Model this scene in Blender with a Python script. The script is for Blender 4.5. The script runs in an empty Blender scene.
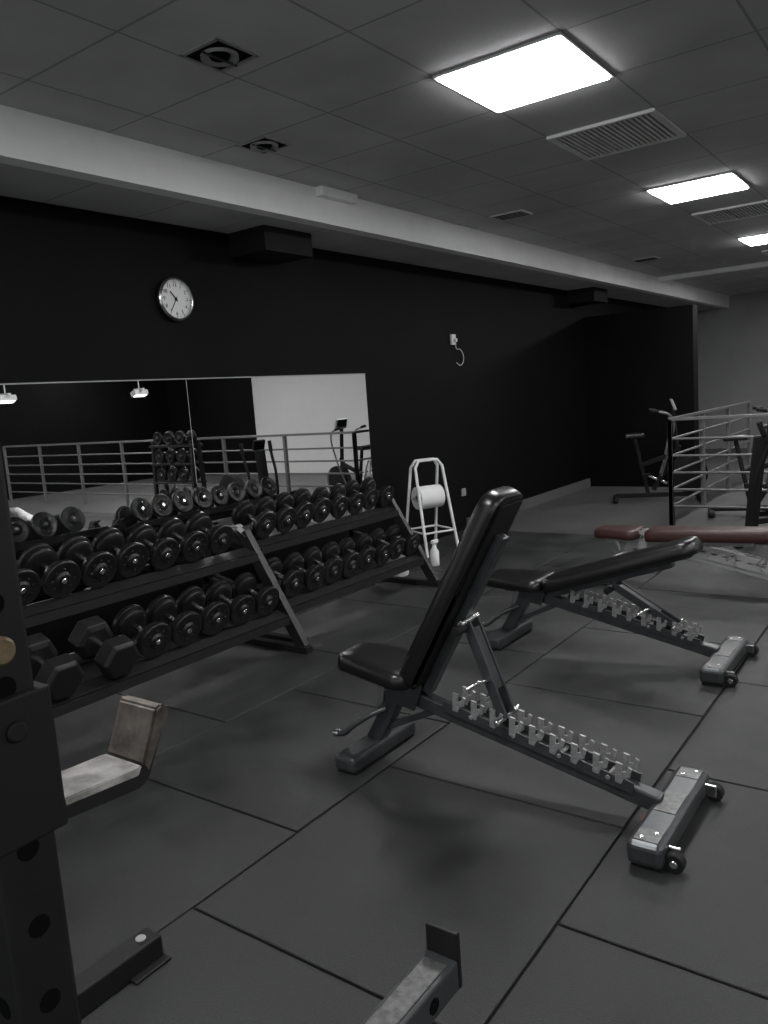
import bpy, bmesh, math, random
from mathutils import Vector, Matrix
random.seed(4)
sc=bpy.context.scene
D=math.radians
# ------------------------------------------------------------------ camera
R=Matrix.Rotation(D(36.3),3,'Z')@Matrix.Rotation(D(90-8.2),3,'X')@Matrix.Rotation(D(-4.1),3,'Z')
cam=bpy.data.cameras.new('camera'); co=bpy.data.objects.new('camera',cam); sc.collection.objects.link(co)
co.matrix_world=Matrix.Translation((0,0,1.65))@R.to_4x4()
cam.sensor_fit='VERTICAL'; cam.sensor_height=24; cam.lens=24*790/1024; cam.clip_start=.02
sc.camera=co
sc.view_settings.view_transform='Standard'
# ------------------------------------------------------------------ materials
def mat(name,c,rough=.5,metal=0,noise=0,nscale=8,bump=0,bscale=80,emit=0,spec=.5,rvar=0,fine=0,fscale=160):
    m=bpy.data.materials.new(name); m.use_nodes=True; nt=m.node_tree; b=nt.nodes['Principled BSDF']
    if isinstance(c,(int,float)): c=(c,c,c)
    b.inputs['Base Color'].default_value=(*c,1); b.inputs['Roughness'].default_value=rough; b.inputs['Metallic'].default_value=metal
    b.inputs['Specular IOR Level'].default_value=spec
    if emit: b.inputs['Emission Color'].default_value=(*c,1); b.inputs['Emission Strength'].default_value=emit
    tc=nt.nodes.new('ShaderNodeTexCoord')
    if noise or rvar:
        n=nt.nodes.new('ShaderNodeTexNoise'); n.inputs['Scale'].default_value=nscale; n.inputs['Detail'].default_value=6; n.inputs['Roughness'].default_value=.65
        nt.links.new(tc.outputs['Object'],n.inputs['Vector'])
        if noise:
            r=nt.nodes.new('ShaderNodeMapRange'); r.inputs['From Min'].default_value=.3; r.inputs['From Max'].default_value=.7
            r.inputs['To Min'].default_value=1-noise; r.inputs['To Max'].default_value=1+noise
            nt.links.new(n.outputs['Fac'],r.inputs['Value'])
            v=nt.nodes.new('ShaderNodeVectorMath'); v.operation='SCALE'; v.inputs[0].default_value=c
            nt.links.new(r.outputs[0],v.inputs['Scale']); out=v.outputs[0]
            if fine:
                n3=nt.nodes.new('ShaderNodeTexNoise'); n3.inputs['Scale'].default_value=fscale; n3.inputs['Detail'].default_value=3; nt.links.new(tc.outputs['Object'],n3.inputs['Vector'])
                r3=nt.nodes.new('ShaderNodeMapRange'); r3.inputs['From Min'].default_value=.35; r3.inputs['From Max'].default_value=.7; r3.inputs['To Min'].default_value=1-fine; r3.inputs['To Max'].default_value=1+fine
                nt.links.new(n3.outputs['Fac'],r3.inputs['Value'])
                v3=nt.nodes.new('ShaderNodeVectorMath'); v3.operation='SCALE'; nt.links.new(out,v3.inputs[0]); nt.links.new(r3.outputs[0],v3.inputs['Scale']); out=v3.outputs[0]
            nt.links.new(out,b.inputs['Base Color'])
        if rvar:
            r=nt.nodes.new('ShaderNodeMapRange'); r.inputs['From Min'].default_value=.3; r.inputs['From Max'].default_value=.7
            r.inputs['To Min'].default_value=rough-rvar; r.inputs['To Max'].default_value=rough+rvar
            nt.links.new(n.outputs['Fac'],r.inputs['Value']); nt.links.new(r.outputs[0],b.inputs['Roughness'])
    if bump:
        n2=nt.nodes.new('ShaderNodeTexNoise'); n2.inputs['Scale'].default_value=bscale; n2.inputs['Detail'].default_value=4
        nt.links.new(tc.outputs['Object'],n2.inputs['Vector'])
        bp=nt.nodes.new('ShaderNodeBump'); bp.inputs['Strength'].default_value=bump; bp.inputs['Distance'].default_value=.01
        nt.links.new(n2.outputs['Fac'],bp.inputs['Height']); nt.links.new(bp.outputs[0],b.inputs['Normal'])
    return m
def tilemat(name,c1,cm,size,off,mortar,rough,noise=.1,size2=None):
    m=mat(name,c1,rough); nt=m.node_tree; b=nt.nodes['Principled BSDF']
    tc=nt.nodes.new('ShaderNodeTexCoord'); mp=nt.nodes.new('ShaderNodeMapping'); mp.inputs['Location'].default_value=(*off,0)
    br=nt.nodes.new('ShaderNodeTexBrick'); br.offset=0; br.inputs['Scale'].default_value=1; br.inputs['Brick Width'].default_value=size; br.inputs['Row Height'].default_value=size2 or size
    br.inputs['Mortar Size'].default_value=mortar; br.inputs['Mortar Smooth'].default_value=.1; br.inputs['Bias'].default_value=0
    br.inputs['Color1'].default_value=(c1*(1-noise),)*3+(1,); br.inputs['Color2'].default_value=(c1*(1+noise),)*3+(1,); br.inputs['Mortar'].default_value=(cm,cm,cm,1)
    nt.links.new(tc.outputs['Object'],mp.inputs[0]); nt.links.new(mp.outputs[0],br.inputs['Vector'])
    n=nt.nodes.new('ShaderNodeTexNoise'); n.inputs['Scale'].default_value=1.3; n.inputs['Detail'].default_value=5; nt.links.new(tc.outputs['Object'],n.inputs['Vector'])
    r=nt.nodes.new('ShaderNodeMapRange'); r.inputs['From Min'].default_value=.3; r.inputs['From Max'].default_value=.7; r.inputs['To Min'].default_value=.85; r.inputs['To Max'].default_value=1.12
    nt.links.new(n.outputs['Fac'],r.inputs['Value'])
    v=nt.nodes.new('ShaderNodeVectorMath'); v.operation='SCALE'; nt.links.new(br.outputs['Color'],v.inputs[0]); nt.links.new(r.outputs[0],v.inputs['Scale'])
    nt.links.new(v.outputs[0],b.inputs['Base Color'])
    return m
M_wall=mat('black_wall_paint',(.0034,.0034,.0036),.6,noise=.35,nscale=1.5,bump=.08,bscale=60,spec=.10)
M_grey=mat('grey_wall_paint',.27,.8,noise=.1,nscale=1)
M_white=mat('white_wall_paint',.60,.8,noise=.05,nscale=1)
M_beam=mat('beam_paint',.85,.6,noise=.06,nscale=2)
M_ceil=tilemat('ceiling_tiles',.49,.27,.72,(1.58,-3.84),.007,.8,.04)
M_soff=tilemat('soffit_tiles',.47,.27,.72,(1.98,-3.84),.007,.8,.04)
M_floor=tilemat('vinyl_floor',.085,.04,.5,(0,0),.006,.45,.06)
M_rub=mat('rubber_mat',(.0235,.0245,.024),.48,noise=.40,nscale=2.6,bump=.4,bscale=260,rvar=.12,spec=.45,fine=.30,fscale=140)
M_under=mat('underfloor_black',.002,.9)
M_emit=mat('panel_glow',(1,1,1),.5,emit=43)
M_frame_w=mat('white_metal',.6,.4)
M_mirror=mat('mirror_glass',.82,.0,1)
M_black=mat('black_powdercoat',.008,.45,noise=.15,nscale=30,bump=.05,bscale=300)
M_rackb=mat('rack_powdercoat',.007,.5,noise=.25,nscale=20,bump=.06,bscale=300,spec=.35)
M_iron=mat('dumbbell_iron',.0075,.34,noise=.3,nscale=25,spec=.45)
M_rubberhex=mat('hex_rubber',.008,.5,spec=.4)
M_chrome=mat('chrome',.66,.20,1,rvar=.08,nscale=20)
M_tooth=mat('worn_zinc',.30,.48,.5,noise=.3,nscale=60)
M_cap=mat('scuffed_cap',.13,.45,.7,noise=.45,nscale=40)
M_vinyl=mat('black_vinyl',.006,.30,bump=.15,bscale=12,spec=.6)
M_brown=mat('brown_vinyl',(.042,.018,.016),.45,bump=.1,bscale=15,spec=.3)
M_gun=mat('gunmetal_frame',(.066,.070,.073),.36,.6,noise=.2,nscale=15)
M_lg=mat('light_grey_frame',.36,.4,.3)
M_uhmw=mat('hook_liner',(.33,.32,.305),.42,.3,noise=.5,nscale=28,rvar=.1)
M_lip=mat('hook_lip_worn',(.10,.086,.074),.45,.4,noise=.6,nscale=30)
M_brass=mat('brass_bolt',(.22,.17,.10),.4,.6,noise=.3,nscale=60)
M_rail=mat('rail_steel',.14,.4,.2)
M_paper=mat('paper',.8,.9)
M_plastic_w=mat('white_plastic',.75,.4)
M_hole=mat('dark_hole',.002,.9,spec=.1)
M_blk=mat('matte_black',.006,.7,spec=.3)
M_dk=mat('dark_grey_frame',.04,.5)
M_red=mat('label_red',(.35,.02,.02),.5)
# ------------------------------------------------------------------ helpers
def link(o,parent=None):
    sc.collection.objects.link(o)
    if parent is not None: o.parent=parent
    return o
def grp(name,loc=(0,0,0),rz=0):
    e=bpy.data.objects.new(name,None); e.empty_display_size=.1; sc.collection.objects.link(e); e.location=loc; e.rotation_euler=(0,0,rz); return e
def finish(me,name,m,parent,smooth=False,M=None):
    if m: me.materials.append(m)
    if smooth:
        for p in me.polygons: p.use_smooth=True
    o=bpy.data.objects.new(name,me); link(o,parent)
    if M is not None: o.matrix_local=M
    return o
def bm_box(bm,size,M=Matrix(),bev=0,seg=2):
    r=bmesh.ops.create_cube(bm,size=1,matrix=Matrix.Diagonal((*size,1)))
    vs=r['verts']
    if bev:
        es=list({e for v in vs for e in v.link_edges})
        rr=bmesh.ops.bevel(bm,geom=es,offset=min(bev,min(size)*.49),segments=seg,affect='EDGES',profile=.5)
        vs=list({v for f in rr['faces'] for v in f.verts}|{v for v in vs if v.is_valid})
    bmesh.ops.transform(bm,matrix=M,verts=vs)
def tomesh(bm,name):
    me=bpy.data.meshes.new(name); bmesh.ops.recalc_face_normals(bm,faces=bm.faces); bm.to_mesh(me); bm.free(); return me
def box(name,size,loc,m,parent=None,rot=(0,0,0),bev=0,seg=2):
    bm=bmesh.new(); bm_box(bm,size,Matrix(),bev,seg)
    o=finish(tomesh(bm,name),name,m,parent); o.location=loc; o.rotation_euler=rot
    return o
def frameM(p,q):
    p=Vector(p);q=Vector(q); x=(q-p).normalized(); up=Vector((0,0,1))
    if abs(x.dot(up))>.98: up=Vector((1,0,0))
    y=up.cross(x).normalized(); z=x.cross(y)
    M=Matrix((x,y,z)).transposed().to_4x4(); M.translation=(p+q)/2; return M,(q-p).length
def bar(name,p,q,w,h,m,parent=None,bev=.004):   # w = sideways, h = the other
    M,L=frameM(p,q); bm=bmesh.new(); bm_box(bm,(L,w,h),M,bev)
    return finish(tomesh(bm,name),name,m,parent)
def bm_bar(bm,p,q,w,h,bev=0):
    M,L=frameM(p,q); bm_box(bm,(L,w,h),M,bev)
def tube(name,pts,r,m,parent=None,cyc=False,smooth=False):
    cu=bpy.data.curves.new(name,'CURVE'); cu.dimensions='3D'; cu.bevel_depth=r; cu.bevel_resolution=4; cu.use_fill_caps=True
    sp=cu.splines.new('BEZIER' if smooth else 'POLY')
    if smooth:
        sp.bezier_points.add(len(pts)-1)
        for b,p in zip(sp.bezier_points,pts): b.co=p; b.handle_left_type=b.handle_right_type='AUTO'
        sp.resolution_u=8
    else:
        sp.points.add(len(pts)-1)
        for b,p in zip(sp.points,pts): b.co=(*p,1)
    sp.use_cyclic_u=cyc
    t=bpy.data.objects.new('tmp',cu); sc.collection.objects.link(t)
    dg=bpy.context.evaluated_depsgraph_get(); dg.update()
    me=bpy.data.meshes.new_from_object(t.evaluated_get(dg)); bpy.data.objects.remove(t)
    me.materials.clear()
    return finish(me,name,m,parent,True)
def bm_lathe(bm,prof,seg=28,M=Matrix(),start=0):
    rings=[]
    for a,r in prof:
        if r<1e-6: rings.append([bm.verts.new(M@Vector((a,0,0)))])
        else: rings.append([bm.verts.new(M@Vector((a,r*math.cos(start+2*math.pi*k/seg),r*math.sin(start+2*math.pi*k/seg)))) for k in range(seg)])
    for A,B in zip(rings,rings[1:]):
        if len(A)==1 and len(B)==1: continue
        for k in range(seg):
            k2=(k+1)%seg
            if len(A)==1: bm.faces.new((A[0],B[k],B[k2]))
            elif len(B)==1: bm.faces.new((A[k],A[k2],B[0]))
            else: bm.faces.new((A[k],A[k2],B[k2],B[k]))
def lathe(name,prof,m,parent=None,M=Matrix(),seg=28):
    bm=bmesh.new(); bm_lathe(bm,prof,seg,M); me=tomesh(bm,name)
    o=finish(me,name,m,parent,True)
    try: me.set_sharp_from_angle(angle=D(35))
    except Exception: pass
    return o
def cyl(name,p,q,r,m,parent=None,seg=24):
    M,L=frameM(p,q); c=min(.004,r*.2)
    return lathe(name,[(-L/2,0),(-L/2,r-c),(-L/2+c,r),(L/2-c,r),(L/2,r-c),(L/2,0)],m,parent,M,seg)
def extr(name,poly,y0,y1,m,parent=None,bev=0):   # polygon in XZ extruded along Y
    bm=bmesh.new(); a=[bm.verts.new((x,y0,z)) for x,z in poly]; b=[bm.verts.new((x,y1,z)) for x,z in poly]
    bm.faces.new(a); bm.faces.new(b[::-1]); n=len(poly)
    for k in range(n): bm.faces.new((a[k],b[k],b[(k+1)%n],a[(k+1)%n]))
    if bev: bmesh.ops.bevel(bm,geom=bm.edges[:],offset=bev,segments=2,affect='EDGES')
    return finish(tomesh(bm,name),name,m,parent)
def extrX(name,poly,x0,x1,m,parent=None,bev=0):   # polygon in YZ extruded along X
    bm=bmesh.new(); a=[bm.verts.new((x0,y,z)) for y,z in poly]; b=[bm.verts.new((x1,y,z)) for y,z in poly]
    bm.faces.new(a); bm.faces.new(b[::-1]); n=len(poly)
    for k in range(n): bm.faces.new((a[k],b[k],b[(k+1)%n],a[(k+1)%n]))
    if bev: bmesh.ops.bevel(bm,geom=bm.edges[:],offset=bev,segments=2,affect='EDGES')
    return finish(tomesh(bm,name),name,m,parent)
def pad(name,L,w0,w1,th,m,parent,M,rc=.05):
    pts=[]
    def corner(cx,cy,a0):
        for k in range(7):
            a=a0+math.pi/2*k/6; pts.append((cx+rc*math.cos(a),cy+rc*math.sin(a)))
    corner(L-rc,w1/2-rc,0); corner(rc,w0/2-rc,math.pi/2); corner(rc,-w0/2+rc,math.pi); corner(L-rc,-w1/2+rc,1.5*math.pi)
    bm=bmesh.new(); n=len(pts); rings=[]
    cxm=L/2
    for z,s in ((0,.0),(0,.006),(.004,0),(th*.35,-.003),(th*.7,0),(th*.9,.008),(th,.022),(th*1.06,.06)):
        ring=[]
        for x,y in pts:
            dx=x-cxm; k=1-s/(L/2); ky=1-s/(max(w0,w1)/2)
            ring.append(bm.verts.new((cxm+dx*k,y*ky,z)))
        rings.append(ring)
    for A,B in zip(rings,rings[1:]):
        for k in range(n): bm.faces.new((A[k],A[(k+1)%n],B[(k+1)%n],B[k]))
    bm.faces.new(rings[0][::-1]); bm.faces.new(rings[-1])
    return finish(tomesh(bm,name),name,m,parent,True,M)
# ------------------------------------------------------------------ room shell
WX=-4.86; ZC=3.31; ZS=3.06; BX=-4.11; YF=18.8; YB=-2.5; XR=7.5
def slab0(name,x0,x1,y0,y1,z0,z1,m):   # keep object origin at world origin (for tile alignment)
    bm=bmesh.new(); bm_box(bm,(x1-x0,y1-y0,z1-z0),Matrix.Translation(((x0+x1)/2,(y0+y1)/2,(z0+z1)/2))); return finish(tomesh(bm,name),name,m,None)
slab0('floor',WX-.2,XR+.2,YB,YF+.2,-.2,-.012,M_floor)
slab0('wall_left',WX-.2,WX,YB,YF+.2,-.012,3.6,M_wall)
slab0('wall_far',WX,XR,YF,YF+.2,-.012,3.6,M_grey)
slab0('wall_right',XR,XR+.2,YB,YF+.2,-.012,3.6,M_wall)
slab0('wall_partition',WX,-3.19,12.3,12.55,-.012,2.68,M_wall)
slab0('wall_back_white',.6,4.3,14.0,14.2,-.012,ZC,M_white)
slab0('wall_back_black',4.3,XR,14.0,14.2,-.012,ZC,M_wall)
slab0('ceiling',BX,XR,YB,YF,ZC,ZC+.2,M_ceil)
slab0('ceiling_soffit',WX,BX-.12,YB,YF,ZS,ZC+.2,M_soff)
slab0('trim_beam',BX-.12,BX,YB,YF,ZS-.01,ZC+.2,M_beam)
slab0('trim_cross_beam',BX,XR,13.75,13.87,ZC-.07,ZC,M_beam)
slab0('trim_beam_box',BX,BX+.07,5.0,5.45,ZC-.07,ZC,M_beam)
slab0('trim_duct_box',WX,WX+.40,4.75,5.32,2.87,ZS,M_blk)
slab0('trim_duct_box.001',WX,WX+.42,11.7,12.25,2.86,ZS,M_blk)
slab0('baseboard_left',WX,WX+.03,8.3,12.3,-.012,.12,mat('baseboard_grey',.10,.5))
# rubber mats
bm=bmesh.new()
cols=[(-4.84,-4.21,.92),(-4.21,-3.13,.40),(-3.13,-2.05,.92),(-2.05,-.97,.39),(-.97,.11,.92),(.11,1.19,.4),(1.19,2.27,.92),(2.27,3.35,.4)]
g=.0055
for x0,x1,ph in cols:
    y=ph-1.15*3
    while y<7.9:
        y2=min(y+1.15,8.25)
        j=random.uniform(-.003,.003)
        jr=random.uniform(-.0016,.0016)
        M=Matrix.Translation(((x0+x1)/2+j,(y+y2)/2,-.006))@Matrix.Rotation(jr,4,'Z')
        if y2>YB+.1: bm_box(bm,(x1-x0-g*2,y2-y-g*2,.012),M,.004,2)
        y+=1.15
finish(tomesh(bm,'rubber_floor_mats'),'rubber_floor_mats',M_rub,None)
slab0('mat_underlay',WX,3.4,YB,8.25,-.0118,-.0105,M_under)
# ------------------------------------------------------------------ ceiling fixtures
def panel(x0,y0):
    e=grp('led_panel_light',(x0+.36,y0+.36,ZC))
    box('diffuser',(.68,.68,.012),(0,0,-.018),M_emit,e)
    for i,(sx,sy,px_,py_) in enumerate([(.72,.02,0,.35),(.72,.02,0,-.35),(.02,.68,.35,0),(.02,.68,-.35,0)]): box('frame_%d'%i,(sx,sy,.014),(px_,py_,-.007),M_frame_w,e)
for x0 in (-2.30,2.02,5.62):
    for y0 in (.24,3.84,7.44,11.04,14.64):
        if x0>0 and y0>14: continue
        panel(x0,y0-(.06 if y0>7 else 0))
def vent(x0,y0):
    e=grp('ceiling_air_vent',(x0+.36,y0+.36,ZC))
    box('back',(.68,.68,.004),(0,0,-.003),M_hole,e)
    bm=bmesh.new()
    for k in range(20): bm_box(bm,(.018,.66,.010),Matrix.Translation((-.323+k*.034,0,-.012)))
    finish(tomesh(bm,'louvres'),'louvres',M_plastic_w,e)
    for i,(sx,sy,px_,py_) in enumerate([(.72,.03,0,.345),(.72,.03,0,-.345),(.03,.66,.345,0),(.03,.66,-.345,0)]): box('frame_%d'%i,(sx,sy,.02),(px_,py_,-.010),M_plastic_w,e)
vent(-2.30,5.28); vent(-2.30,8.88); vent(-2.30,12.48)
def downlight(x,y,s=.28):
    e=grp('recessed_downlight',(x,y,ZC))
    for i,(sx,sy,px_,py_) in enumerate([(s,.02,0,s/2),(s,.02,0,-s/2),(.02,s+.02,s/2,0),(.02,s+.02,-s/2,0)]): box('frame_%d'%i,(sx,sy,.008),(px_,py_,-.004),M_lg,e)
    box('cavity',(s,s,.003),(0,0,-.003),M_hole,e)
    lathe('reflector',[(0,0),(-.004,.05),(-.020,.085),(-.020,.09),(0,.09)],M_lg,e,Matrix.Rotation(D(-90),4,'Y'))
    lathe('bulb',[(0,0),(-.018,0.0),(-.018,.045),(-.010,.05),(0,.05)],M_hole,e,Matrix.Rotation(D(-90),4,'Y'))
    box('gimbal_bar',(.01,s-.03,.008),(0,0,-.02),M_gun,e)
downlight(-2.88,2.87,.25); downlight(-3.66,3.97,.24)
def smallvent(x,y):
    e=grp('ceiling_diffuser',(x,y,ZC)); box('plate',(.34,.26,.012),(0,0,-.006),M_plastic_w,e,bev=.003)
    for k in range(4): box('slot_%d'%k,(.30,.025,.004),(0,-.085+k*.056,-.013),M_hole,e)
smallvent(-3.55,7.25); smallvent(-3.6,11.5)
# ------------------------------------------------------------------ mirror, clock, sockets
bm=bmesh.new(); bm_box(bm,(.008,4.14+.6,1.46),Matrix.Translation((WX+.005,(4.14-.6)/2,1.17)),.001,1); bm_box(bm,(.008,6.45-4.146,1.46),Matrix.Translation((WX+.005,(6.45+4.146)/2,1.17)),.001,1)
finish(tomesh(bm,'wall_mirror'),'wall_mirror',M_mirror,None)
box('trim_mirror_edge',(.012,7.05,.008),(WX+.006,2.925,1.904),M_lg)
e=grp('wall_clock',(WX,4.11,2.50))
lathe('case',[(0,0),(0,.155),(.02,.165),(.04,.162),(.05,.152),(.046,.144),(.030,.142)],M_chrome,e,seg=48)
lathe('dial',[(.028,0),(.028,.143),(.03,.143),(.03,0)],M_plastic_w,e,seg=48)
bm=bmesh.new()
for k in range(60):
    a=2*math.pi*k/60; big=k%5==0
    bm_box(bm,(.002,.005 if big else .002,.012 if big else .006),Matrix.Translation((.032,.133*math.sin(a),.133*math.cos(a)))@Matrix.Rotation(-a,4,'X'))
finish(tomesh(bm,'ticks'),'ticks',M_hole,e)
def text(s,size,loc,rot,m,parent,name):
    cu=bpy.data.curves.new(name,'FONT'); cu.body=s; cu.size=size; cu.align_x='CENTER'; cu.align_y='CENTER'; cu.extrude=.0005
    t=bpy.data.objects.new('tmp',cu); sc.collection.objects.link(t); dg=bpy.context.evaluated_depsgraph_get(); dg.update()
    me=bpy.data.meshes.new_from_object(t.evaluated_get(dg)); bpy.data.objects.remove(t); me.materials.clear()
    o=finish(me,name,m,parent); o.location=loc; o.rotation_euler=rot; return o
for k in range(1,13):
    a=2*math.pi*k/12; text(str(k),.04,(.032,.108*math.sin(a),.108*math.cos(a)),(D(90),0,D(90)),M_hole,e,'numeral_%d'%k)
def hand(nm,a,L,w): bar(nm,(.036,-.02*math.sin(a),-.02*math.cos(a)),(.036,L*math.sin(a),L*math.cos(a)),w,.003,M_hole,e,0)
hand('hour_hand',D(318),.075,.009); hand('minute_hand',D(212),.105,.006)
cyl('hub',(.03,0,0),(.042,0,0),.009,M_hole,e)
e=grp('wall_socket_with_cable',(WX,8.21,2.27))
box('socket_plate',(.03,.09,.12),(.015,0,0),M_plastic_w,e,bev=.006)
box('plug',(.04,.04,.04),(.045,0,-.01),M_plastic_w,e,bev=.006)
tube('cable',[(.05,0,-.03),(.04,.02,-.10),(.03,.14,-.12),(.03,.20,-.22),(.03,.12,-.30),(.03,.03,-.27)],.004,M_plastic_w,e,smooth=True)
box('wall_socket',(.02,.09,.09),(WX+.01,8.26,.45),M_lg,bev=.004)
# ------------------------------------------------------------------ dumbbells
def head(bm,s,sx):
    P=[(.0,0),(.0,.045),(.006,.078),(.012,.084),(.030,.086),(.033,.083),(.035,.094),(.039,.099),(.060,.099),(.064,.095),(.066,.080),(.063,.072),(.063,.045),(.068,.038),(.074,.034),(.076,.030),(.076,0)]
    bm_lathe(bm,[(sx*(.062+a*s),r*s) for a,r in P],28)
def dumb_mesh(s):
    bm=bmesh.new(); head(bm,s,1); head(bm,s,-1)
    for sx in (1,-1):
        for k in range(8):
            a=2*math.pi*k/8
            bm_box(bm,(.006,.012*s,.012*s),Matrix.Translation((sx*(.062+.065*s),.058*s*math.cos(a),.058*s*math.sin(a)))@Matrix.Rotation(a,4,'X'),.002,1)
    bm.faces.ensure_lookup_table(); nf=len(bm.faces)
    bm_lathe(bm,[(-.07,.015),(-.03,.017),(0,.018),(.03,.017),(.07,.015)],16)
    for sx in (1,-1): bm_lathe(bm,[(sx*(.062+.0765*s),.0),(sx*(.062+.0765*s),.016),(sx*(.062+.079*s),.014),(sx*(.062+.079*s),.0)],12)
    bm.faces.ensure_lookup_table()
    for f in bm.faces[nf:]: f.material_index=1
    me=tomesh(bm,'dumbbell'); me.materials.append(M_iron); me.materials.append(M_chrome)
    for p in me.polygons: p.use_smooth=True
    try: me.set_sharp_from_angle(angle=D(35))
    except Exception: pass
    return me
SC=(.98,1.04,1.10,1.15)
DM=[dumb_mesh(s) for s in SC]
TILT=D(20)
def place_dumb(parent,idx,x,y,z,tilt=TILT,name='dumbbell'):
    me=DM[idx]; o=bpy.data.objects.new(name,me); link(o,parent)
    o.matrix_local=Matrix.Translation((x,y,z))@Matrix.Rotation(tilt,4,'Y')@Matrix.Rotation(random.uniform(0,6),4,'X'); return o
RAD=[.099*s for s in SC]
def rack(Y0,Y1,xs):
    e=grp('dumbbell_rack',(xs,0,0))
    t=math.tan(TILT)
    for i,y in enumerate((Y0,Y1)):
        bar('post_%d'%i,(-3.52,y,.03),(-3.99,y,.80),.05,.085,M_black,e)
        bar('rear_post_%d'%i,(-4.50,y,.03),(-4.30,y,.80),.05,.06,M_blk,e)
        bar('foot_%d'%i,(-3.47,y,.022),(-4.55,y,.022),.06,.044,M_blk,e)
        bar('upper_arm_%d'%i,(-3.90,y,.65),(-4.36,y,.80),.05,.05,M_blk,e)
        bar('lower_arm_%d'%i,(-3.66,y,.24),(-4.42,y,.44),.05,.05,M_blk,e)
        box('end_cap_%d'%i,(.10,.054,.004),(-3.99,y,.80),M_lg,e,rot=(0,D(31),0))
        bar('post_edge_strip_%d'%i,(-3.842,y,.615),(-3.945,y,.785),.046,.003,M_lg,e,0)
    for nm,xa,za in (('upper',-3.84,.675),('lower',-3.60,.255)):
        for k,(d,w) in enumerate(((.06,.10),(.30,.10))):
            c=(xa-d, (Y0+Y1)/2, za+d*t-.014)
            box('%s_rail_%d'%(nm,k),(w,Y1-Y0-.055,.008),c,M_black,e,rot=(0,TILT,0))
        box(nm+'_front_lip',(.012,Y1-Y0-.055,.05),(xa-.005,(Y0+Y1)/2,za-.036),M_black,e)
        box(nm+'_back_lip',(.012,Y1-Y0-.055,.05),(xa-.355,(Y0+Y1)/2,za+.355*t-.036),M_black,e)
    return e
r1=rack(1.43,3.775,0); r2=rack(3.90,5.66,-.14)
s1=grp('dumbbell_set'); s2=grp('dumbbell_set.001')
def seat(parent,xs,xa,za,ys,sizes):
    t=math.tan(TILT)
    for y,i in zip(ys,sizes):
        xc=xa-.17+random.uniform(-.010,.010); r=RAD[i]/math.cos(TILT)
        place_dumb(parent,i,xc+xs,y,za+(xa-xc)*t+r-.001)
seat(s1,0,-3.84,.675,[1.63+.233*k for k in range(9)],[3,3,2,2,2,2,1,1,1])
seat(s1,0,-3.60,.255,[2.70+.2275*k for k in range(5)],[2,2,2,1,1])
seat(s2,-.14,-3.84,.675,[4.04+.216*k for k in range(8)],[1,1,1,1,0,0,0,0])
seat(s2,-.14,-3.60,.255,[4.04+.216*k for k in range(8)],[1,1,1,1,0,0,0,0])
def hexdb(x,y,z,s=1):
    bm=bmesh.new()
    for sx in (1,-1):
        bm_lathe(bm,[(sx*(.06),0),(sx*.06,.085*s),(sx*.075,.118*s),(sx*.16,.118*s),(sx*.178,.098*s),(sx*.178,0)],6,start=0)
    nf=len(bm.faces); bm_lathe(bm,[(-.07,.016),(0,.019),(.07,.016)],16); bm.faces.ensure_lookup_table()
    for f in bm.faces[nf:]: f.material_index=1
    me=tomesh(bm,'hex_dumbbell'); me.materials.append(M_rubberhex); me.materials.append(M_chrome)
    o=bpy.data.objects.new('hex_dumbbell',me); link(o); o.matrix_world=Matrix.Translation((x,y,z))@Matrix.Rotation(TILT,4,'Y')
    bv=o.modifiers.new('b','BEVEL'); bv.width=.006; bv.segments=2
for y in (1.75,2.09,2.43): hexdb(-3.74,y,.255+.14*math.tan(TILT)+.104/math.cos(TILT)+.001,1)
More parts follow.
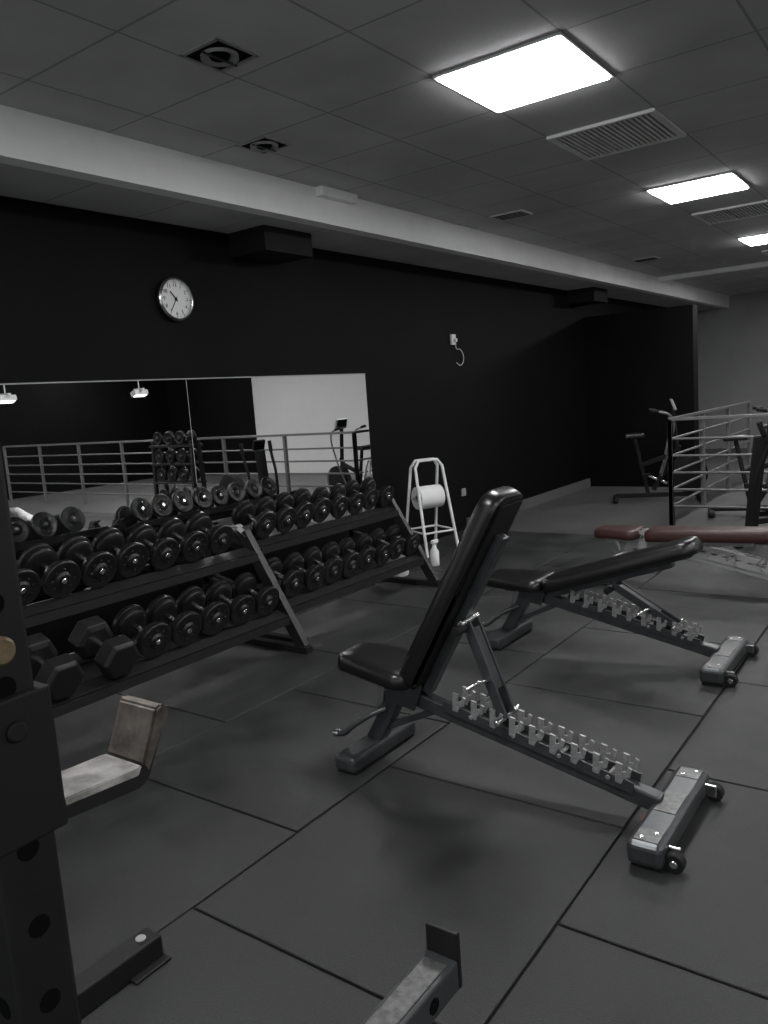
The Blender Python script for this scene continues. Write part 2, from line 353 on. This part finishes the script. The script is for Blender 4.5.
# ------------------------------------------------------------------ benches
def bench(name,ox,oy,ang,seat_ang,fm,vm,strut_x=None,sT=.42,px0=.275,pz0=.41,gap=0,tm=None):
    e=grp(name,(ox,oy,0)); tm=tm or M_tooth
    box('rear_foot',(.12,.50,.075),(0,0,.045),fm,e,bev=.02,seg=3)
    for i,s in enumerate((-1,1)): box('rear_foot_pad_%d'%i,(.10,.07,.012),(0,s*.2,.006),M_blk,e)
    FX=1.355
    box('front_foot',(.125,.64,.085),(FX,0,.055),fm,e,bev=.022,seg=3)
    for i,s in enumerate((-1,1)):
        box('front_foot_pad_%d'%i,(.10,.08,.014),(FX,s*.26,.007),M_blk,e)
        box('cap_plate_%d'%i,(.085,.08,.004),(FX,s*.255,.0985),M_cap,e,bev=.0015)
        for j in (-1,1): cyl('cap_bolt_%d_%d'%(i,j),(FX+j*.02,s*.255+j*.02,.098),(FX+j*.02,s*.255+j*.02,.104),.008,M_chrome,e,10)
        box('wheel_bracket_%d'%i,(.07,.012,.05),(FX+.07,s*.245,.05),M_chrome,e,bev=.004)
        cyl('wheel_%d'%i,(FX+.09,s*.250,.035),(FX+.09,s*.288,.035),.034,M_blk,e)
        cyl('wheel_hub_%d'%i,(FX+.09,s*.243,.035),(FX+.09,s*.293,.035),.014,M_chrome,e)
    box('centre_plate',(.08,.16,.004),(FX,0,.0985),M_cap,e,bev=.0015)
    A=Vector((.13,0,.345)); B=Vector((1.32,0,.085))
    bar('main_rail',A,B,.062,.065,fm,e,.008)
    bar('rear_leg',(.0,0,.07),(.17,0,.36),.07,.075,fm,e,.008)
    bar('gusset',(.06,0,.14),(.34,0,.27),.03,.03,fm,e,.004)
    d=(B-A).normalized(); n=Vector((-d.z,0,d.x))
    for i,s in enumerate((-1,1)):
        bm=bmesh.new()
        p0=A+d*.28+n*.036; p1=A+d*1.12+n*.036
        bm_bar(bm,p0+Vector((0,s*.042,0)),p1+Vector((0,s*.042,0)),.008,.045,.001)
        finish(tomesh(bm,'ladder_plate_%d'%i),'ladder_plate_%d'%i,fm,e)
        for k in range(9):
            c=A+d*(.33+.090*k)+n*.048
            loc=[(0,-.012),(.024,-.012),(.030,.016),(.048,.024),(.050,.060),(.036,.064),(.032,.042),(.016,.034),(.012,.066),(-.012,.066),(-.006,.026)]
            poly=[((c+d*a+n*b).x,(c+d*a+n*b).z) for a,b in loc]
            extr('tooth_%d_%d'%(i,k),poly,s*.042-.0055,s*.042+.0055,tm,e)
    for k in range(4): 
        c=A+d*(.42+.2*k)+n*.040; cyl('ladder_bolt_%d'%k,c+Vector((0,-.052,0)),c+Vector((0,.052,0)),.009,M_tooth,e,12)
    P=Vector((.23,0,.39))
    for i,s in enumerate((-1,1)): extr('pivot_plate_%d'%i,[(.10,.30),(.26,.27),(.31,.39),(.25,.44),(.14,.42)],s*.045-.004,s*.045+.004,fm,e)
    cyl('pivot_pin',P+Vector((0,-.07,0)),P+Vector((0,.07,0)),.018,M_chrome,e)
    Ms=Matrix.Translation((px0-gap,0,pz0+.012))@Matrix.Rotation(math.pi,4,'Z')@Matrix.Rotation(-seat_ang,4,'Y')
    pad('seat_pad',.42-gap,.34,.24,.072,vm,e,Ms,.06)
    bar('seat_support',Ms@Vector((.02,0,-.02)),Ms@Vector((.30,0,-.02)),.06,.04,fm,e)
    bar('seat_board',Ms@Vector((.02,0,-.004)),Ms@Vector((.34,0,-.004)),.18,.012,M_blk,e)
    bar('seat_strut',(.04,0,.20),Ms@Vector((.22,0,-.03)),.035,.035,M_chrome,e)
    Mb=Matrix.Translation((px0+.008,0,pz0))@Matrix.Rotation(-ang,4,'Y')
    pad('back_pad',.97,.29,.25,.085,vm,e,Mb,.07)
    bar('back_spine',Mb@Vector((-.02,0,-.03)),Mb@Vector((.80,0,-.03)),.06,.04,fm,e)
    bar('back_board',Mb@Vector((.03,0,-.004)),Mb@Vector((.94,0,-.004)),.19,.012,M_blk,e)
    T=Mb@Vector((sT,0,-.06))
    Ls=.43
    best=None
    for k in range(200):
        q=A+d*(.30+.004*k)+n*.09
        er=abs((q-T).length-Ls)
        if best is None or er<best[0]: best=(er,q)
    Q=best[1] if strut_x is None else A+d*strut_x+n*.09
    for i,s in enumerate((-1,1)): bar('strut_%d'%i,T+Vector((0,s*.035,0)),Q+Vector((0,s*.035,0)),.012,.045,fm,e,.003)
    bar('strut_core',T.lerp(Q,.08),T.lerp(Q,.72),.05,.035,fm,e,.003)
    cyl('strut_top_pin',T+Vector((0,-.085,0)),T+Vector((0,.06,0)),.015,M_chrome,e)
    if ang>.1: cyl('strut_handle',T+Vector((0,-.13,-.02)),T+Vector((0,-.05,-.02)),.02,M_blk,e)
    H=T.lerp(Q,.62); tube('latch_handle',[H+Vector((0,-.02,0)),H+Vector((-.02,-.10,.01)),H+Vector((-.05,-.13,-.01))],.009,M_chrome,e,smooth=True)
    cyl('strut_pin',Q+Vector((0,-.10,0)),Q+Vector((0,.10,0)),.012,M_chrome,e)
    tube('grab_handle',[(.10,-.04,.25),(.03,-.09,.22),(-.04,-.12,.17),(-.09,-.13,.13),(-.12,-.13,.125)],.014,fm,e,smooth=True)
    cyl('grab_handle_tip',(-.115,-.13,.125),(-.145,-.13,.122),.018,M_chrome,e)
    box('label',(.004,.05,.022),(FX-.0635,-.12,.07),M_red,e)
    return e
bench('adjustable_bench',-2.18,2.78,D(60.5),D(4),M_gun,M_vinyl,strut_x=.56,sT=.40,px0=.288,pz0=.390)
bench('adjustable_bench',-2.39,4.56,D(18),D(0),M_gun,M_vinyl,px0=.300,pz0=.370)
bench('adjustable_bench',-2.30,6.38,D(2),D(0),M_lg,M_brown,px0=.26,pz0=.36,gap=.05,tm=M_lg)
# ------------------------------------------------------------------ power rack (near left)
e=grp('power_rack')
def upright(nm,xc,yc,zb=0,zt=2.3):
    bar(nm,(xc,yc,zb),(xc,yc,zt),.075,.075,M_rackb,e,.006)
    bm=bmesh.new()
    for k in range(int((zt-.2)/.1)):
        z=.15+k*.1
        for Rz in (Matrix(),Matrix.Rotation(D(90),4,'Z')):
            bm_lathe(bm,[(-.0380,0),(-.0380,.014),(.0380,.014),(.0380,0)],16,Matrix.Translation((xc,yc,z))@Rz)
    finish(tomesh(bm,nm+'_holes'),nm+'_holes',M_hole,e)
for i,(x,y) in enumerate(((-.92,.44),(-1.97,.44),(-.92,-.66),(-1.97,-.66))): upright('upright_%d'%i,x,y)
for i,x in enumerate((-.92,-1.97)):
    bar('base_beam_%d'%i,(x,-.72,.04),(x,1.33,.04),.075,.078,M_rackb,e,.006)
    box('foot_plate_%d'%i,(.13,.13,.010),(x,1.27,.005),M_rackb,e,bev=.003)
    cyl('foot_bolt_%d'%i,(x,1.28,.078),(x,1.28,.086),.016,M_lg,e,16)
    bar('top_beam_%d'%i,(x,-.69,2.30),(x,.47,2.30),.07,.07,M_rackb,e)
for i,y in enumerate((.44,-.66)): bar('cross_beam_%d'%i,(-.92,y,2.30),(-1.97,y,2.30),.07,.07,M_rackb,e)
bar('rear_low_beam',(-.92,-.66,.12),(-1.97,-.66,.12),.07,.07,M_rackb,e)
xh=-.92
box('hook_bracket',(.095,.10,.18),(xh,.44,1.25),M_blk,e,bev=.004)
cyl('hook_pin',(xh-.06,.44,1.30),(xh+.055,.44,1.30),.012,M_blk,e)
extrX('j_hook',[(.482,1.19),(.482,1.165),(.60,1.155),(.615,1.165),(.652,1.235),(.642,1.24),(.60,1.172),(.50,1.18)],xh-.034,xh+.044,M_black,e,.002)
extrX('hook_liner',[(.488,1.193),(.488,1.182),(.597,1.174),(.604,1.186),(.595,1.186)],xh-.036,xh+.046,M_uhmw,e,.002)
extrX('hook_lip_liner',[(.604,1.186),(.612,1.170),(.656,1.240),(.655,1.250),(.645,1.258),(.634,1.254)],xh-.036,xh+.046,M_lip,e,.003)
cyl('hook_bolt',(xh+.03,.44,1.395),(xh+.046,.44,1.395),.017,M_brass,e)
xa=xh-.03
bar('spotter_arm',(xa,.48,.31),(xa,1.40,.31),.085,.075,M_gun,e,.006)
box('spotter_arm_bracket',(.10,.10,.26),(xh,.44,.32),M_rackb,e,bev=.004)
bar('spotter_arm_top_strip',(xa,.52,.3485),(xa,1.37,.3485),.06,.006,M_cap,e,.002)
box('spotter_arm_end_stop',(.088,.014,.14),(xa,1.405,.345),M_rackb,e,bev=.003)
for k in range(3): cyl('arm_hole_%d'%k,(xa+.041,1.05+k*.12,.31),(xa+.0435,1.05+k*.12,.31),.018,M_hole,e)
# ------------------------------------------------------------------ railing
e=grp('stair_railing')
def rail_run(p,q,nm,every=1.3):
    p=Vector(p);q=Vector(q); L=(q-p).length; n=max(1,round(L/every))
    for k in range(n+1):
        c=p.lerp(q,k/n); bar('%s_post_%d'%(nm,k),c,c+Vector((0,0,1.2)),.05,.05,M_rail,e)
    for k,z in enumerate((.22,.41,.60,.79,.98)): tube('%s_rail_%d'%(nm,k),[p+Vector((0,0,z)),q+Vector((0,0,z))],.014,M_rail,e)
    bar(nm+'_handrail',p+Vector((0,0,1.2)),q+Vector((0,0,1.2)),.05,.035,M_rail,e)
rail_run((-2.61,9.06,-.012),(-2.61,13.2,-.012),'side'); rail_run((-2.61,9.06,-.012),(7.0,9.06,-.012),'front')
# ------------------------------------------------------------------ paper roll stand, bucket, spray bottle
e=grp('paper_roll_stand',(-4.50,6.93,-.012),D(-28))
for i,s in enumerate((-1,1)):
    tube('hoop_%d'%i,[(s*.25,-.19,.014),(s*.05,-.16,.92),(s*.035,-.11,.99),(s*.035,.11,.99),(s*.05,.16,.92),(s*.25,.19,.014)],.016,M_plastic_w,e)
tube('cross_0',[(.20,-.185,.25),(.20,.185,.25)],.011,M_plastic_w,e); tube('cross_1',[(-.20,-.185,.25),(-.20,.185,.25)],.011,M_plastic_w,e)
tube('side_0',[(.20,-.185,.25),(-.20,-.185,.25)],.011,M_plastic_w,e); tube('side_1',[(.20,.185,.25),(-.20,.185,.25)],.011,M_plastic_w,e)
cyl('spindle',(0,-.18,.60),(0,.18,.60),.010,M_chrome,e)
lathe('paper_roll',[(-.14,.03),(-.14,.115),(-.135,.12),(.135,.12),(.14,.115),(.14,.03)],M_paper,e,Matrix.Translation((0,0,.60))@Matrix.Rotation(D(90),4,'Z'))
e=grp('spray_bottle',(-4.10,6.36,0))
RY=Matrix.Rotation(D(-90),4,'Y')
lathe('body',[(0,0),(0,.04),(.01,.045),(.14,.045),(.18,.02),(.21,.016),(.21,0)],M_plastic_w,e,RY)
box('trigger_head',(.035,.09,.035),(0,.015,.235),M_plastic_w,e,bev=.006); bar('trigger',(0,.04,.22),(0,.05,.17),.01,.01,M_lg,e)
e=grp('waste_bucket',(-4.22,5.88,0))
lathe('body',[(0,0),(0,.10),(.01,.11),(.25,.14),(.26,.145),(.26,.13),(.24,.13),(.02,.10),(.02,0)],M_plastic_w,e,RY,40)
# ------------------------------------------------------------------ cardio machines
def bike(name,x,y,rz):
    e=grp(name,(x,y,-.012),rz); fm=M_blk; lm=M_rail
    bar('base_front',(.55,-.26,.04),(.55,.26,.04),.07,.06,fm,e,.02); bar('base_rear',(-.55,-.24,.04),(-.55,.24,.04),.07,.06,fm,e,.02)
    bar('base_spine',(-.55,0,.08),(.55,0,.08),.06,.06,fm,e,.01)
    lathe('fan_wheel',[(-.05,0),(-.05,.20),(-.035,.25),(.035,.25),(.05,.20),(.05,0)],fm,e,Matrix.Translation((.40,0,.36))@Matrix.Rotation(D(90),4,'Z'),40)
    for s in (-1,1): tube('cage_%d'%s,[(.40+.24*math.cos(t*math.pi/12),s*.06,.36+.24*math.sin(t*math.pi/12)) for t in range(24)],.006,fm,e,cyc=True)
    bar('down_tube',(-.05,0,.15),(.30,0,.75),.05,.06,fm,e,.01); bar('seat_tube',(-.12,0,.10),(-.28,0,.88),.04,.05,fm,e,.01)
    bar('top_tube',(-.20,0,.50),(.30,0,.66),.05,.06,fm,e,.01); bar('mast',(.28,0,.60),(.22,0,1.22),.05,.05,fm,e,.01)
    pad('saddle',.27,.20,.07,.06,M_vinyl,e,Matrix.Translation((-.42,0,.88)),.03)
    for s in (-1,1):
        tube('handle_%d'%s,[(.05,s*.12,.35),(.15,s*.20,.75),(.18,s*.24,1.15),(.02,s*.26,1.22)],.014,lm,e,smooth=True)
        cyl('grip_%d'%s,(.03,s*.26,1.22),(-.08,s*.26,1.24),.022,M_blk,e)
        bar('crank_%d'%s,(.0,s*.08,.30),(s*.14,s*.09,.30-s*.08),.02,.03,M_chrome,e); box('pedal_%d'%s,(.10,.09,.025),(s*.14,s*.15,.30-s*.08),M_blk,e)
    box('console',(.04,.22,.16),(.22,0,1.30),M_lg,e,rot=(0,D(-20),0),bev=.01); box('console_screen',(.01,.18,.12),(.196,0,1.31),M_blk,e,rot=(0,D(-20),0))
    return e
bike('exercise_bike',-3.33,10.9,D(20)); bike('exercise_bike',-1.83,9.95,D(15)); bike('exercise_bike',-1.8,11.9,D(10))
e=grp('elliptical_trainer',(-1.17,8.27,-.012),D(180+10))
bar('base_spine',(-.75,0,.06),(.60,0,.06),.09,.07,M_blk,e,.01); bar('base_front',(.55,-.3,.04),(.55,.3,.04),.08,.06,M_blk,e,.02); bar('base_rear',(-.75,-.28,.04),(-.75,.28,.04),.08,.06,M_blk,e,.02)
lathe('drive_housing',[(-.08,0),(-.08,.26),(-.06,.30),(.06,.30),(.08,.26),(.08,0)],M_blk,e,Matrix.Translation((-.45,0,.38))@Matrix.Rotation(D(90),4,'Z'),36)
bar('mast',(.45,0,.08),(.36,0,1.05),.12,.12,M_blk,e,.02)
for s in (-1,1):
    tube('arm_%d'%s,[(.40,s*.22,.25),(.38,s*.24,.70),(.30,s*.25,.95),(.28,s*.25,1.05)],.022,M_blk,e,smooth=True); cyl('arm_grip_%d'%s,(.29,s*.25,1.0),(.27,s*.25,1.16),.028,M_blk,e)
    bar('pedal_beam_%d'%s,(-.55,s*.16,.36),(.40,s*.22,.26),.04,.05,M_blk,e); box('pedal_%d'%s,(.34,.14,.03),(-.02,s*.18,.35),M_blk,e,bev=.01)
box('console',(.05,.20,.15),(.35,0,1.12),M_blk,e,rot=(0,D(20),0),bev=.015)
# dumbbell tower seen in the mirror
e=grp('dumbbell_tower',(-.55,7.5,0))
for i,(x,y) in enumerate(((-.42,-.12),(.42,-.12),(-.42,.12),(.42,.12))): bar('post_%d'%i,(x,y,0),(x,y*.5,1.25),.05,.05,M_black,e)
for j,z in enumerate((.35,.65,.92,1.18)):
    for i,s in enumerate((-1,1)): bar('shelf_%d_%d'%(j,i),(-.46,s*.09,z),(.46,s*.09,z),.05,.03,M_black,e)
for i,s in enumerate((-1,1)): bar('foot_%d'%i,(s*.42,-.25,.02),(s*.42,.25,.02),.06,.04,M_black,e)
for j,z in enumerate((.365,.665,.935,1.195)):
    for k in range(3):
        o=place_dumb(e,0,0,0,0,0,'tower_dumbbell_%d_%d'%(j,k)); o.matrix_local=Matrix.Translation((-.24+.24*k,0,z+.099))@Matrix.Rotation(D(90),4,'Z')
# pendant spots seen in the mirror
M_lamp=mat('lamp_glow',(1,1,1),.5,emit=2)
for (x,y) in ((4.2,7.7),(4.2,10.6)):
    e=grp('pendant_spotlight',(x,y,ZC))
    cyl('rod',(0,0,0),(0,0,-1.10),.012,M_frame_w,e); box('yoke',(.30,.05,.04),(0,0,-1.12),M_frame_w,e); box('lamp',(.16,.34,.10),(0,0,-1.20),M_frame_w,e,rot=(0,D(20),0),bev=.01)
    box('lamp_lens',(.12,.28,.008),(-.02,0,-1.255),M_lamp,e,rot=(0,D(20),0))
# ------------------------------------------------------------------ ambient light (added fill: back wall left out to let world light in)
w=bpy.data.worlds.new('world'); sc.world=w; w.use_nodes=True; w.node_tree.nodes['Background'].inputs[0].default_value=(.95,.97,1,1); w.node_tree.nodes['Background'].inputs[1].default_value=.8
